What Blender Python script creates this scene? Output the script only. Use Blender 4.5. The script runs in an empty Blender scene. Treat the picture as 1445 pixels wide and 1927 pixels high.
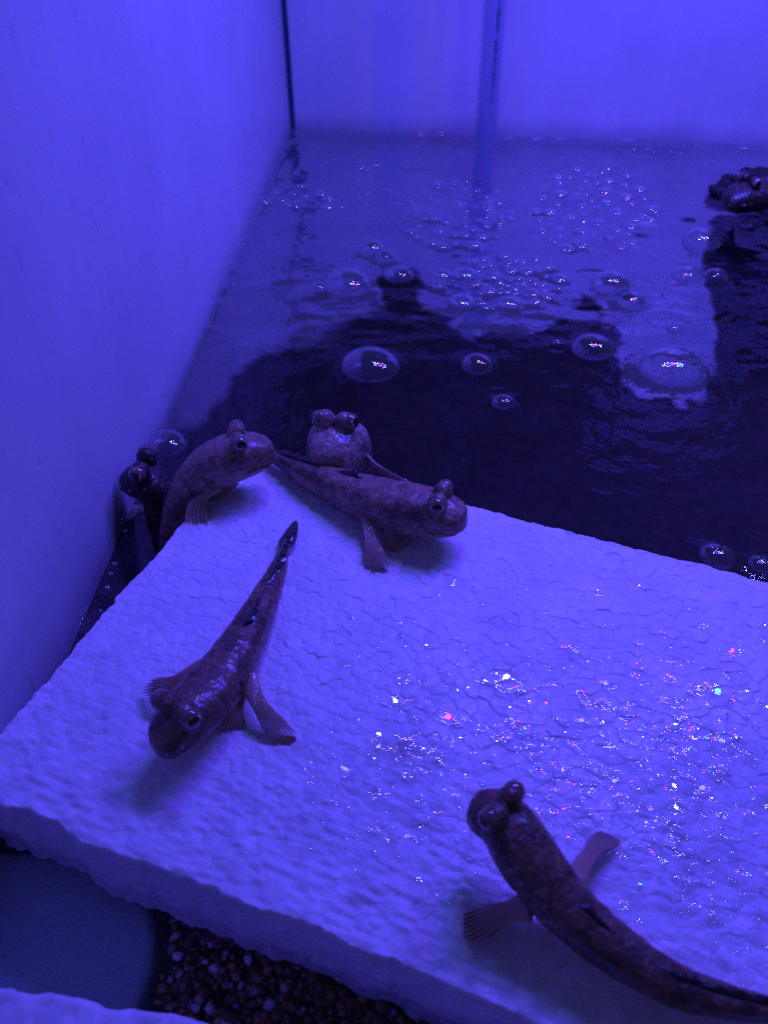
import bpy, bmesh, math, random
import numpy as np
from mathutils import Vector, noise
random.seed(7)
rng = np.random.default_rng(11)
SC = bpy.context.scene
COL = SC.collection

# ------------------------------------------------------------------ camera
PITCH = math.radians(42.0)
CAM_H = 0.22                       # camera height above the foam top (z = 0)
FPX, PCX, PCY = 1447.0, 722.5, 963.5
cam_d = bpy.data.cameras.new('camera')
cam = bpy.data.objects.new('camera', cam_d)
COL.objects.link(cam)
cam.location = (0, 0, CAM_H)
cam.rotation_euler = (math.pi / 2 - PITCH, 0, 0)
cam_d.sensor_fit = 'VERTICAL'
cam_d.sensor_height = 34.6
cam_d.lens = 34.6 * FPX / 1927.0
cam_d.clip_start = 0.01
cam_d.clip_end = 20
cam_d.dof.use_dof = True
cam_d.dof.focus_distance = 0.30
cam_d.dof.aperture_fstop = 13.0
SC.camera = cam

# ------------------------------------------------------------------ world, lamp, exposure
world = bpy.data.worlds.new('World')
SC.world = world
world.use_nodes = True
world.node_tree.nodes['Background'].inputs[0].default_value = (0.22, 0.24, 1.0, 1)
world.node_tree.nodes['Background'].inputs[1].default_value = 0.10

LAMP_POS = Vector((0.255, 0.510, 0.55))
LED_R = 0.0092
LEDS = {'w': (36, 40, 150), 'b': (6, 6, 400), 'r': (88, 2.5, 18), 'g': (3, 38, 52)}
PATTERN = ['wbwbbrbbwgbw', 'wwbbrbrbbwbw', 'bwbwbbrbwbwb']


def build_lamps():
    """The aquarium LED strip hanging above the tank: three rows of coloured diodes."""
    for r, row in enumerate(PATTERN):
        for c, k in enumerate(row):
            ld = bpy.data.lights.new('led', 'AREA')
            ld.shape = 'DISK'
            ld.size = 2 * LED_R
            L = np.array(LEDS[k], float)
            m = L.max()
            ld.color = tuple(L / m)
            ld.energy = 0.90 * m * math.pi * math.pi * LED_R ** 2
            o = bpy.data.objects.new('led', ld)
            COL.objects.link(o)
            o.location = LAMP_POS + Vector(((c - 5.5) * 0.038, (r - 1) * 0.055, 0.0))
            o.rotation_euler = (math.radians(3), 0, 0)
            ld.spread = math.radians(140)


build_lamps()
SC.view_settings.view_transform = 'Standard'
SC.view_settings.look = 'None'
SC.view_settings.exposure = 0.0
SC.view_settings.gamma = 1.0
SC.cycles.use_denoising = False
SC.cycles.max_bounces = 12
SC.cycles.transparent_max_bounces = 24
SC.cycles.sample_clamp_indirect = 2.5
SC.cycles.caustics_reflective = False
SC.cycles.caustics_refractive = False


# ------------------------------------------------------------------ helpers
def U(px, py, z=0.0):
    """photo pixel -> the point at height z that is seen there"""
    a, b = (px - PCX) / FPX, (PCY - py) / FPX
    d = Vector((a, math.cos(PITCH) + b * math.sin(PITCH), -math.sin(PITCH) + b * math.cos(PITCH)))
    t = (z - CAM_H) / d.z
    return Vector((0, 0, CAM_H)) + d * t


def MPP(px, py, z=0.0):
    """metres per photo pixel there"""
    b = (PCY - py) / FPX
    return (CAM_H - z) / (math.sin(PITCH) - b * math.cos(PITCH)) / FPX


def tag(o, label=None, cat=None, group=None, kind=None):
    if label: o['label'] = label
    if cat: o['category'] = cat
    if group: o['group'] = group
    if kind: o['kind'] = kind
    return o


def link(name, me, mat=None, parent=None, loc=None):
    o = bpy.data.objects.new(name, me)
    COL.objects.link(o)
    if mat is not None and me is not None and len(me.materials) == 0:
        me.materials.append(mat)
    if parent is not None:
        o.parent = parent
    if loc is not None:
        o.location = loc
    return o


def empty(name, loc):
    o = bpy.data.objects.new(name, None)
    COL.objects.link(o)
    o.location = loc
    o.empty_display_size = 0.01
    return o


def mesh_py(name, verts, faces, smooth=True):
    me = bpy.data.meshes.new(name)
    me.from_pydata([tuple(v) for v in verts], [], [tuple(f) for f in faces])
    me.update()
    if smooth:
        me.polygons.foreach_set('use_smooth', [True] * len(me.polygons))
    return me


def grid_faces(nu, nv, closed_v=False):
    f = []
    for i in range(nu - 1):
        for j in range(nv if closed_v else nv - 1):
            k = (j + 1) % nv
            f.append((i * nv + j, i * nv + k, (i + 1) * nv + k, (i + 1) * nv + j))
    return f


def grid_mesh_np(name, P, smooth=True):
    """P: (nu, nv, 3) array"""
    nu, nv, _ = P.shape
    me = bpy.data.meshes.new(name)
    idx = np.arange(nu * nv).reshape(nu, nv)
    q = np.stack([idx[:-1, :-1], idx[1:, :-1], idx[1:, 1:], idx[:-1, 1:]], -1).reshape(-1, 4)
    me.vertices.add(nu * nv)
    me.vertices.foreach_set('co', P.reshape(-1).astype(np.float32))
    me.loops.add(q.size)
    me.loops.foreach_set('vertex_index', q.reshape(-1).astype(np.int32))
    me.polygons.add(len(q))
    me.polygons.foreach_set('loop_start', np.arange(0, q.size, 4, dtype=np.int32))
    me.polygons.foreach_set('use_smooth', np.ones(len(q), bool))
    me.update(calc_edges=True)
    return me


def vnoise(X, Y, scale, seed=0):
    """cheap smooth value noise, numpy"""
    r = np.random.default_rng(seed)
    T = r.random((256, 256))
    x, y = X * scale + 31.7, Y * scale + 17.3
    xi, yi = np.floor(x).astype(int), np.floor(y).astype(int)
    fx, fy = x - xi, y - yi
    fx, fy = fx * fx * (3 - 2 * fx), fy * fy * (3 - 2 * fy)
    g = lambda a, b: T[a % 256, b % 256]
    return (g(xi, yi) * (1 - fx) * (1 - fy) + g(xi + 1, yi) * fx * (1 - fy)
            + g(xi, yi + 1) * (1 - fx) * fy + g(xi + 1, yi + 1) * fx * fy) * 2 - 1


def box_mesh(name, x0, x1, y0, y1, z0, z1, bevel=0.0):
    bm = bmesh.new()
    bmesh.ops.create_cube(bm, size=1)
    for v in bm.verts:
        v.co = Vector((x0 + (v.co.x + .5) * (x1 - x0), y0 + (v.co.y + .5) * (y1 - y0), z0 + (v.co.z + .5) * (z1 - z0)))
    if bevel > 0:
        bmesh.ops.bevel(bm, geom=bm.edges[:], offset=bevel, segments=3, profile=0.5, affect='EDGES')
    me = bpy.data.meshes.new(name)
    bm.to_mesh(me)
    bm.free()
    return me


# ------------------------------------------------------------------ materials
def new_mat(name):
    m = bpy.data.materials.new(name)
    m.use_nodes = True
    nt = m.node_tree
    nt.nodes.clear()
    out = nt.nodes.new('ShaderNodeOutputMaterial')
    return m, nt, out


def N(nt, t, **kw):
    n = nt.nodes.new(t)
    for k, v in kw.items():
        if k.startswith('i_'):
            n.inputs[k[2:].replace('_', ' ')].default_value = v
        else:
            setattr(n, k, v)
    return n


def ramp(nt, stops, interp='LINEAR'):
    n = nt.nodes.new('ShaderNodeValToRGB')
    cr = n.color_ramp
    cr.interpolation = interp
    while len(cr.elements) < len(stops):
        cr.elements.new(0.5)
    for e, (p, c) in zip(cr.elements, stops):
        e.position = p
        e.color = c if len(c) == 4 else (*c, 1)
    return n


def math_node(nt, op, a, b=None, clamp=False):
    n = nt.nodes.new('ShaderNodeMath')
    n.operation = op
    n.use_clamp = clamp
    for i, v in enumerate((a, b)):
        if v is None: continue
        if isinstance(v, (int, float)): n.inputs[i].default_value = v
        else: nt.links.new(v, n.inputs[i])
    return n.outputs[0]


def mixrgb(nt, fac, a, b, blend='MIX'):
    n = nt.nodes.new('ShaderNodeMix')
    n.data_type = 'RGBA'
    n.blend_type = blend
    for s, v in ((n.inputs[0], fac), (n.inputs[6], a), (n.inputs[7], b)):
        if isinstance(v, (int, float)): s.default_value = v
        elif isinstance(v, tuple): s.default_value = (*v, 1) if len(v) == 3 else v
        else: nt.links.new(v, s)
    return n.outputs[2]


def clear_mat(name, f0, tint, power=5.0, rough=0.0, haze=0.0, haze_col=(.3, .3, .4), bump=None, fmax=1.0):
    """clear membrane or surface: Schlick mix of a mirror and a see-through layer"""
    m, nt, out = new_mat(name)
    lw = N(nt, 'ShaderNodeLayerWeight')
    lw.inputs['Blend'].default_value = 0.5
    fr = math_node(nt, 'POWER', lw.outputs['Facing'], power)
    fr = math_node(nt, 'MULTIPLY', fr, fmax - f0)
    fr = math_node(nt, 'ADD', fr, f0, clamp=True)
    tr = N(nt, 'ShaderNodeBsdfTransparent')
    tr.inputs[0].default_value = (*tint, 1)
    gl = N(nt, 'ShaderNodeBsdfGlossy')
    gl.inputs['Color'].default_value = (1, 1, 1, 1)
    gl.inputs['Roughness'].default_value = rough
    if bump:
        tc = N(nt, 'ShaderNodeTexCoord')
        nz = N(nt, 'ShaderNodeTexNoise')
        nz.inputs['Scale'].default_value = bump[0]
        nz.inputs['Detail'].default_value = 3
        nt.links.new(tc.outputs['Object'], nz.inputs['Vector'])
        bp = N(nt, 'ShaderNodeBump')
        bp.inputs['Strength'].default_value = 1.0
        bp.inputs['Distance'].default_value = bump[1]
        nt.links.new(nz.outputs[0], bp.inputs['Height'])
        nt.links.new(bp.outputs[0], gl.inputs['Normal'])
        nt.links.new(bp.outputs[0], lw.inputs['Normal'])
    body = tr.outputs[0]
    if haze > 0:
        df = N(nt, 'ShaderNodeBsdfDiffuse')
        df.inputs[0].default_value = (*haze_col, 1)
        mh = N(nt, 'ShaderNodeMixShader')
        mh.inputs[0].default_value = haze
        nt.links.new(tr.outputs[0], mh.inputs[1])
        nt.links.new(df.outputs[0], mh.inputs[2])
        body = mh.outputs[0]
    mx = N(nt, 'ShaderNodeMixShader')
    nt.links.new(fr, mx.inputs[0])
    nt.links.new(body, mx.inputs[1])
    nt.links.new(gl.outputs[0], mx.inputs[2])
    nt.links.new(mx.outputs[0], out.inputs[0])
    return m


def simple_mat(name, col, rough=0.5, spec=0.5, noise_scale=None, col2=None, bump=None, coat=0.0):
    m, nt, out = new_mat(name)
    p = N(nt, 'ShaderNodeBsdfPrincipled')
    p.inputs['Base Color'].default_value = (*col, 1)
    p.inputs['Roughness'].default_value = rough
    p.inputs['Specular IOR Level'].default_value = spec
    p.inputs['Coat Weight'].default_value = coat
    p.inputs['Coat Roughness'].default_value = 0.05
    tc = N(nt, 'ShaderNodeTexCoord')
    if noise_scale:
        nz = N(nt, 'ShaderNodeTexNoise')
        nz.inputs['Scale'].default_value = noise_scale
        nz.inputs['Detail'].default_value = 5
        nt.links.new(tc.outputs['Object'], nz.inputs['Vector'])
        r = ramp(nt, [(.35, col), (.65, col2 or col)])
        nt.links.new(nz.outputs[0], r.inputs[0])
        nt.links.new(r.outputs[0], p.inputs['Base Color'])
    if bump:
        nb = N(nt, 'ShaderNodeTexNoise')
        nb.inputs['Scale'].default_value = bump[0]
        nb.inputs['Detail'].default_value = 6
        nt.links.new(tc.outputs['Object'], nb.inputs['Vector'])
        bp = N(nt, 'ShaderNodeBump')
        bp.inputs['Strength'].default_value = 1
        bp.inputs['Distance'].default_value = bump[1]
        nt.links.new(nb.outputs[0], bp.inputs['Height'])
        nt.links.new(bp.outputs[0], p.inputs['Normal'])
    nt.links.new(p.outputs[0], out.inputs[0])
    return m


def foam_mat():
    m, nt, out = new_mat('polystyrene')
    p = N(nt, 'ShaderNodeBsdfPrincipled')
    tc = N(nt, 'ShaderNodeTexCoord')
    nz = N(nt, 'ShaderNodeTexNoise')
    nz.inputs['Scale'].default_value = 45
    nz.inputs['Detail'].default_value = 4
    nt.links.new(tc.outputs['Object'], nz.inputs['Vector'])
    r = ramp(nt, [(.3, (.74, .74, .74)), (.7, (.86, .86, .86))])
    nt.links.new(nz.outputs[0], r.inputs[0])
    # specks of dirt
    vo = N(nt, 'ShaderNodeTexVoronoi')
    vo.inputs['Scale'].default_value = 130
    nt.links.new(tc.outputs['Object'], vo.inputs['Vector'])
    sp = ramp(nt, [(.03, (1, 1, 1)), (.06, (0, 0, 0))])
    nt.links.new(vo.outputs['Distance'], sp.inputs[0])
    sel = ramp(nt, [(.90, (0, 0, 0)), (.92, (1, 1, 1))])
    nt.links.new(vo.outputs['Color'], sel.inputs[0])
    f = math_node(nt, 'MULTIPLY', sp.outputs[0], sel.outputs[0])
    c = mixrgb(nt, f, r.outputs[0], (.12, .09, .06))
    # each bead its own slight tone (attribute from the relief)
    at = N(nt, 'ShaderNodeAttribute', attribute_name='bead')
    br = ramp(nt, [(0, (.86, .86, .86)), (1, (1, 1, 1))])
    nt.links.new(at.outputs['Fac'], br.inputs[0])
    c = mixrgb(nt, 1.0, c, br.outputs[0], 'MULTIPLY')
    nt.links.new(c, p.inputs['Base Color'])
    wet = N(nt, 'ShaderNodeAttribute', attribute_name='wet')
    rr = ramp(nt, [(0, (.55, .55, .55)), (1, (.30, .30, .30))])
    nt.links.new(wet.outputs['Fac'], rr.inputs[0])
    nt.links.new(rr.outputs[0], p.inputs['Roughness'])
    p.inputs['Specular IOR Level'].default_value = 0.45
    n2 = N(nt, 'ShaderNodeTexNoise')
    n2.inputs['Scale'].default_value = 620
    n2.inputs['Detail'].default_value = 4
    nt.links.new(tc.outputs['Object'], n2.inputs['Vector'])
    bp = N(nt, 'ShaderNodeBump')
    bp.inputs['Strength'].default_value = 1
    bp.inputs['Distance'].default_value = 0.00020
    nt.links.new(n2.outputs[0], bp.inputs['Height'])
    nt.links.new(bp.outputs[0], p.inputs['Normal'])
    nt.links.new(p.outputs[0], out.inputs[0])
    return m


def skin_mat(name, dark, light, belly, tone=1.0):
    m, nt, out = new_mat(name)
    p = N(nt, 'ShaderNodeBsdfPrincipled')
    tc = N(nt, 'ShaderNodeTexCoord')
    n1 = N(nt, 'ShaderNodeTexNoise')
    n1.inputs['Scale'].default_value = 190
    n1.inputs['Detail'].default_value = 6
    n1.inputs['Roughness'].default_value = 0.65
    nt.links.new(tc.outputs['Object'], n1.inputs['Vector'])
    r1 = ramp(nt, [(.36, dark), (.66, light)])
    nt.links.new(n1.outputs[0], r1.inputs[0])
    at = N(nt, 'ShaderNodeAttribute', attribute_name='back')       # 1 on the back, 0 on the belly
    rb = ramp(nt, [(.12, (1, 1, 1)), (.5, (0, 0, 0))])
    nt.links.new(at.outputs['Fac'], rb.inputs[0])
    c = mixrgb(nt, rb.outputs[0], r1.outputs[0], belly)
    n5 = N(nt, 'ShaderNodeTexNoise')
    n5.inputs['Scale'].default_value = 620
    n5.inputs['Detail'].default_value = 3
    nt.links.new(tc.outputs['Object'], n5.inputs['Vector'])
    r5 = ramp(nt, [(.35, (.55, .55, .58)), (.68, (1.0, 1.0, 1.0))])
    nt.links.new(n5.outputs[0], r5.inputs[0])
    c = mixrgb(nt, 1.0, c, r5.outputs[0], 'MULTIPLY')
    # dark saddle blotches
    n3 = N(nt, 'ShaderNodeTexNoise')
    n3.inputs['Scale'].default_value = 70
    n3.inputs['Detail'].default_value = 3
    nt.links.new(tc.outputs['Object'], n3.inputs['Vector'])
    r3 = ramp(nt, [(.52, (1, 1, 1)), (.68, (.45, .42, .42))])
    nt.links.new(n3.outputs[0], r3.inputs[0])
    c = mixrgb(nt, 1.0, c, r3.outputs[0], 'MULTIPLY')
    # pale speckles, mostly on the head and cheeks
    vo = N(nt, 'ShaderNodeTexVoronoi')
    vo.inputs['Scale'].default_value = 430
    mp = N(nt, 'ShaderNodeMapping')
    mp.inputs['Scale'].default_value = (1, 1, .7)
    nt.links.new(tc.outputs['Object'], mp.inputs[0])
    nt.links.new(mp.outputs[0], vo.inputs['Vector'])
    sp = ramp(nt, [(.22, (1, 1, 1)), (.30, (0, 0, 0))])
    nt.links.new(vo.outputs['Distance'], sp.inputs[0])
    sel = ramp(nt, [(.60, (0, 0, 0)), (.64, (1, 1, 1))])
    nt.links.new(vo.outputs['Color'], sel.inputs[0])
    hd = N(nt, 'ShaderNodeAttribute', attribute_name='headness')
    f = math_node(nt, 'MULTIPLY', sp.outputs[0], sel.outputs[0])
    f = math_node(nt, 'MULTIPLY', f, hd.outputs['Fac'])
    c = mixrgb(nt, f, c, (.40, .36, .34))
    nt.links.new(c, p.inputs['Base Color'])
    p.inputs['Roughness'].default_value = 0.42
    p.inputs['Specular IOR Level'].default_value = 0.45
    p.inputs['Coat Weight'].default_value = 0.30
    p.inputs['Coat Roughness'].default_value = 0.12
    p.inputs['Subsurface Weight'].default_value = 0.12
    p.inputs['Subsurface Radius'].default_value = (0.0014, .0006, .0004)
    p.inputs['Subsurface Scale'].default_value = 1.0
    n4 = N(nt, 'ShaderNodeTexNoise')
    n4.inputs['Scale'].default_value = 900
    n4.inputs['Detail'].default_value = 3
    nt.links.new(tc.outputs['Object'], n4.inputs['Vector'])
    bp = N(nt, 'ShaderNodeBump')
    bp.inputs['Strength'].default_value = 0.8
    bp.inputs['Distance'].default_value = 0.00045
    nt.links.new(n4.outputs[0], bp.inputs['Height'])
    nt.links.new(bp.outputs[0], p.inputs['Normal'])
    nt.links.new(p.outputs[0], out.inputs[0])
    return m


def fin_mat(name, col, alpha):
    m, nt, out = new_mat(name)
    p = N(nt, 'ShaderNodeBsdfPrincipled')
    at = N(nt, 'ShaderNodeAttribute', attribute_name='ray')
    r = ramp(nt, [(.15, tuple(c * .75 for c in col)), (.85, col)])
    nt.links.new(at.outputs['Fac'], r.inputs[0])
    nt.links.new(r.outputs[0], p.inputs['Base Color'])
    p.inputs['Roughness'].default_value = 0.3
    p.inputs['Coat Weight'].default_value = 0.5
    p.inputs['Coat Roughness'].default_value = 0.06
    a = ramp(nt, [(.2, (alpha,) * 3), (.8, (1, 1, 1))])
    nt.links.new(at.outputs['Fac'], a.inputs[0])
    nt.links.new(a.outputs[0], p.inputs['Alpha'])
    nt.links.new(p.outputs[0], out.inputs[0])
    return m


def water_mat():
    """water with pale patches, part scum, part wall reflection and haze painted in by mask (attribute film)"""
    m, nt, out = new_mat('water_surface')
    tc = N(nt, 'ShaderNodeTexCoord')
    nz = N(nt, 'ShaderNodeTexNoise')
    nz.inputs['Scale'].default_value = 60
    nz.inputs['Detail'].default_value = 3
    nt.links.new(tc.outputs['Object'], nz.inputs['Vector'])
    bp = N(nt, 'ShaderNodeBump')
    bp.inputs['Strength'].default_value = 1.0
    bp.inputs['Distance'].default_value = .0012
    nt.links.new(nz.outputs[0], bp.inputs['Height'])
    lw = N(nt, 'ShaderNodeLayerWeight')
    lw.inputs['Blend'].default_value = 0.5
    nt.links.new(bp.outputs[0], lw.inputs['Normal'])
    film_sheen = N(nt, 'ShaderNodeAttribute', attribute_name='film_sheen').outputs['Fac']
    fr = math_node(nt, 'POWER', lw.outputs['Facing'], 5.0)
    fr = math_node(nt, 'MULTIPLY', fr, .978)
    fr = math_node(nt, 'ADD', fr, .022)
    fr = math_node(nt, 'ADD', fr, math_node(nt, 'MULTIPLY', film_sheen, .30), clamp=True)  # masked boost stands in for the wall's mirrored brightness
    tr = N(nt, 'ShaderNodeBsdfTransparent')
    tr.inputs[0].default_value = (.90, .91, .93, 1)
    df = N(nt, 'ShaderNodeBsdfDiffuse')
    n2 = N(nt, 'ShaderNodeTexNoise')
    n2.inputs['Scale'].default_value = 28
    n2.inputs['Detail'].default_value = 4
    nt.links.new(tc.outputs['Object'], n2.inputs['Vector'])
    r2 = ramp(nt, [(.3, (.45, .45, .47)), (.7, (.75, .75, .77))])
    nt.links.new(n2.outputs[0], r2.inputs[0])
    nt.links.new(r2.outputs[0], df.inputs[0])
    hz = math_node(nt, 'ADD', math_node(nt, 'MULTIPLY', film_sheen, .13), .006)
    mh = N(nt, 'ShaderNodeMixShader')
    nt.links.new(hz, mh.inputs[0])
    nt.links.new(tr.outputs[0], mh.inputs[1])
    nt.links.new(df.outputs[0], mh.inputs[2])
    gl = N(nt, 'ShaderNodeBsdfGlossy')
    gl.inputs['Color'].default_value = (1, 1, 1, 1)
    gl.inputs['Roughness'].default_value = 0.0
    nt.links.new(bp.outputs[0], gl.inputs['Normal'])
    mx = N(nt, 'ShaderNodeMixShader')
    nt.links.new(fr, mx.inputs[0])
    nt.links.new(mh.outputs[0], mx.inputs[1])
    nt.links.new(gl.outputs[0], mx.inputs[2])
    nt.links.new(mx.outputs[0], out.inputs[0])
    return m


M_FOAM = foam_mat()
def wall_mat():
    m, nt, out = new_mat('frosted_wall')
    p = N(nt, 'ShaderNodeBsdfPrincipled')
    tc = N(nt, 'ShaderNodeTexCoord')
    mp = N(nt, 'ShaderNodeMapping')
    mp.inputs['Scale'].default_value = (1, 1, .10)
    nt.links.new(tc.outputs['Object'], mp.inputs[0])
    n1 = N(nt, 'ShaderNodeTexNoise')
    n1.inputs['Scale'].default_value = 70
    n1.inputs['Detail'].default_value = 5
    nt.links.new(mp.outputs[0], n1.inputs['Vector'])
    r1 = ramp(nt, [(.35, (.715, .725, .735)), (.65, (.745, .755, .765))])
    nt.links.new(n1.outputs[0], r1.inputs[0])
    n2 = N(nt, 'ShaderNodeTexNoise')
    n2.inputs['Scale'].default_value = 11
    n2.inputs['Detail'].default_value = 6
    nt.links.new(tc.outputs['Object'], n2.inputs['Vector'])
    r2 = ramp(nt, [(.35, (.90, .90, .90)), (.65, (1, 1, 1))])
    nt.links.new(n2.outputs[0], r2.inputs[0])
    c = mixrgb(nt, 1.0, r1.outputs[0], r2.outputs[0], 'MULTIPLY')
    # wall colour darkened just above the water, fading upward
    sx = N(nt, 'ShaderNodeSeparateXYZ')
    nt.links.new(tc.outputs['Object'], sx.inputs[0])
    zz = math_node(nt, 'ADD', sx.outputs['Z'], math_node(nt, 'MULTIPLY', n2.outputs[0], .020))
    sl = ramp(nt, [(0, (1, 1, 1)), (1, (0, 0, 0))], 'EASE')
    mr = N(nt, 'ShaderNodeMapRange')
    mr.inputs['From Min'].default_value = WATER_Z + .006
    mr.inputs['From Max'].default_value = WATER_Z + .034
    nt.links.new(zz, mr.inputs['Value'])
    nt.links.new(mr.outputs[0], sl.inputs[0])
    f = math_node(nt, 'MULTIPLY', sl.outputs[0], .55)
    c = mixrgb(nt, f, c, (.20, .20, .22))
    nt.links.new(c, p.inputs['Base Color'])
    p.inputs['Roughness'].default_value = .30
    p.inputs['Specular IOR Level'].default_value = .45
    bp = N(nt, 'ShaderNodeBump')
    bp.inputs['Strength'].default_value = .4
    bp.inputs['Distance'].default_value = .0004
    nt.links.new(n1.outputs[0], bp.inputs['Height'])
    nt.links.new(bp.outputs[0], p.inputs['Normal'])
    nt.links.new(p.outputs[0], out.inputs[0])
    return m


WATER_Z = -0.030
M_WALL = wall_mat()
M_SHADED_WALL = simple_mat('shaded_wall', (.05, .05, .05), 0.6, 0.3, 30, (.12, .12, .12), (200, .001))  # darkness of the deep water put into the wall colour
M_SEAM = simple_mat('silicone', (.012, .05, .10), 0.3)
M_WATER = water_mat()
M_BUBBLE = clear_mat('bubble_film', 0.06, (.97, .97, .98), 1.6, 0.0, 0.03, (.6, .6, .65), fmax=.85)
M_FROTH = clear_mat('froth_film', 0.11, (.95, .95, .97), 1.4, 0.02, 0.15, (.6, .6, .65), fmax=.8)
M_DROP = clear_mat('water_drop', 0.05, (.99, .99, .995), 5.0, 0.02)
M_TUBE = clear_mat('acrylic_tube', 0.05, (.90, .92, .96), 2.5, 0.08, 0.18, (.45, .58, .80), fmax=.6)
M_RESIDUE = simple_mat('algae_residue', (.03, .03, .035), 0.35, 0.5, 300, (.10, .10, .12), (500, .001))
M_ROCK = simple_mat('dark_rock', (.008, .006, .005), 0.4, 0.4, 60, (.03, .02, .014), (180, .004))
M_BED = simple_mat('dark_bed', (.012, .009, .007), 0.7, 0.3, 90, (.03, .02, .014), (200, .003))
M_SLAB = simple_mat('grey_slab', (.46, .58, .54), 0.5, 0.4, 25, (.52, .64, .60), (60, .001))
M_EYE = simple_mat('eyeball', (.17, .10, .07), 0.08, 0.6, coat=1.0)
M_IRIS = simple_mat('iris_ring', (.75, .62, .48), 0.2, 0.5, coat=1.0)
M_PUPIL = simple_mat('pupil', (.004, .004, .006), 0.06, 0.6, coat=1.0)
M_SKIN = skin_mat('skin_brown', (.22, .12, .078), (.56, .34, .23), (.62, .41, .30))
M_SKIN_GREY = skin_mat('skin_grey', (.36, .23, .17), (.68, .48, .36), (.72, .53, .42))
M_SKIN_DARK = skin_mat('skin_dark', (.12, .060, .038), (.36, .19, .115), (.54, .32, .21))
M_SKIN_BLACK = skin_mat('skin_black', (.022, .013, .010), (.075, .042, .03), (.11, .06, .04))
M_FIN = fin_mat('fin_brown', (.46, .29, .19), .45)
M_FIN_DARK = fin_mat('fin_dark', (.015, .012, .016), .85)
M_FIN_PALE = fin_mat('fin_pale', (.55, .34, .26), .6)

# ------------------------------------------------------------------ the tank
WATER_Z = -0.030
BED_Z = -0.085
CORNER = U(549, 246, WATER_Z)
TANK_ROT = math.radians(-5.6)
LEFT_REL = math.radians(3.2)          # the left panel is not quite square to the back one
tank = empty('fish_tank', (CORNER.x, CORNER.y, 0))
tank.rotation_euler.z = TANK_ROT
tag(tank, 'white walled fish tank with dark sealed corner seam behind the water', 'fish tank')
WALL_TOP = 0.192
link('back_panel', box_mesh('back_panel', 0.004, 0.75, 0.0, 0.008, WATER_Z - .006, WALL_TOP, .001), M_WALL, tank)
link('submerged_back_panel', box_mesh('submerged_back_panel', 0.004, 0.75, 0.0005, 0.008, -.24, WATER_Z - .0062), M_SHADED_WALL, tank)
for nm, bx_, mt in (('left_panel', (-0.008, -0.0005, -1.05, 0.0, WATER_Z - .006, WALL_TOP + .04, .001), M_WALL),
                    ('submerged_left_panel', (-0.008, -0.0010, -1.05, 0.0, -.24, WATER_Z - .0062), M_SHADED_WALL)):
    o = link(nm, box_mesh(nm, *bx_), mt, tank)
    o.rotation_euler.z = LEFT_REL
link('added_upper_panel', box_mesh('added_upper_panel', 0.385, 0.545, -0.004, -0.0005, WALL_TOP - .03, WALL_TOP + .16, .001), M_WALL, tank)  # added above the view so the water mirrors a pale patch


def seam_mesh():
    v, f = [], []
    n = 60
    for i in range(n):
        z = -0.19 + i / (n - 1) * (WALL_TOP + 0.19)
        w = 0.0042 + 0.0010 * noise.noise((0, 0, z * 40))
        for j in range(5):
            a = j / 4 * math.pi / 2
            v.append((-.0004 + w * (1 - math.sin(a)) * 1.1, -.0004 - w * (1 - math.cos(a)) * .9, z))
    f = grid_faces(n, 5)
    return mesh_py('corner_seam', v, f)


link('corner_seam', seam_mesh(), M_SEAM, tank)


def tank_to_world(x, y):
    c, s = math.cos(TANK_ROT), math.sin(TANK_ROT)
    return CORNER.x + c * x - s * y, CORNER.y + s * x + c * y


# bed under the water
gx, gy = np.meshgrid(np.linspace(-.35, 1.0, 160), np.linspace(-.35, 1.05, 160), indexing='ij')
gz = BED_Z - .10 * np.clip((gy - .12) / .2, 0, 1) + .006 * vnoise(gx, gy, 30, 3) + .003 * vnoise(gx, gy, 90, 4)
bed = link('tank_bed', grid_mesh_np('tank_bed', np.stack([gx, gy, gz], -1)), M_BED)
tag(bed, kind='structure')

# ------------------------------------------------------------------ bubbles: (px, py, radius px)
BIG = [
    (697, 694, 57, 'large oval bubble alone on the dark water left of the middle'),
    (897, 691, 32, 'medium bubble on dark water, between the large oval bubble and the pale patch'),
    (946, 761, 22, 'small bubble nearest the foam board on the dark open water'),
    (1113, 661, 40, 'round bubble just left of the largest ringed bubble'),
    (1260, 698, 62, 'largest ringed bubble on the pale reflected patch at right'),
    (1187, 570, 27, 'bright bubble with a cluster of lamp glints above the ringed bubble'),
    (1148, 538, 36, 'flat bubble touching the bright glinting bubble at its right'),
    (1290, 524, 29, 'left bubble of the pair beside the dark rock reflection'),
    (1346, 524, 24, 'right bubble of the pair, on the edge of the dark reflection'),
    (1318, 457, 37, 'bubble straddling the dark edge right below the rock'),
    (655, 538, 48, 'wide bubble with smaller ones attached, at left of the froth'),
    (600, 545, 17, 'little bubble clinging to the left of the wide bubble'),
    (750, 524, 29, 'bubble cluster centre between the wide bubble and the froth raft'),
    (700, 472, 27, 'upper bubble of the small pair behind the wide bubble'),
    (724, 487, 20, 'lower bubble of the small pair behind the wide bubble'),
    (313, 842, 40, 'tall clear bubble against the left wall above the dark fish'),
    (246, 968, 21, 'clear bubble below the dark half sunken fish'),
    (437, 538, 7, 'tiny single bubble on the left wall waterline'),
    (352, 783, 7, 'tiny bubble near the head of the fish at the foam corner'),
    (496, 384, 19, 'glinting bubble at the left wall beside the froth'),
    (532, 382, 14, 'bubble just right of the glinting one at the left wall'),
    (1270, 620, 10, 'tiny bubble above the largest ringed bubble'),
    (1047, 647, 8, 'tiny bubble left of the round bubble on dark water'),
    (877, 236, 24, 'larger bubble at the back wall left of the air tube'),
    (826, 258, 17, 'bubble at the back wall waterline farther left of the tube'),
]
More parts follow.
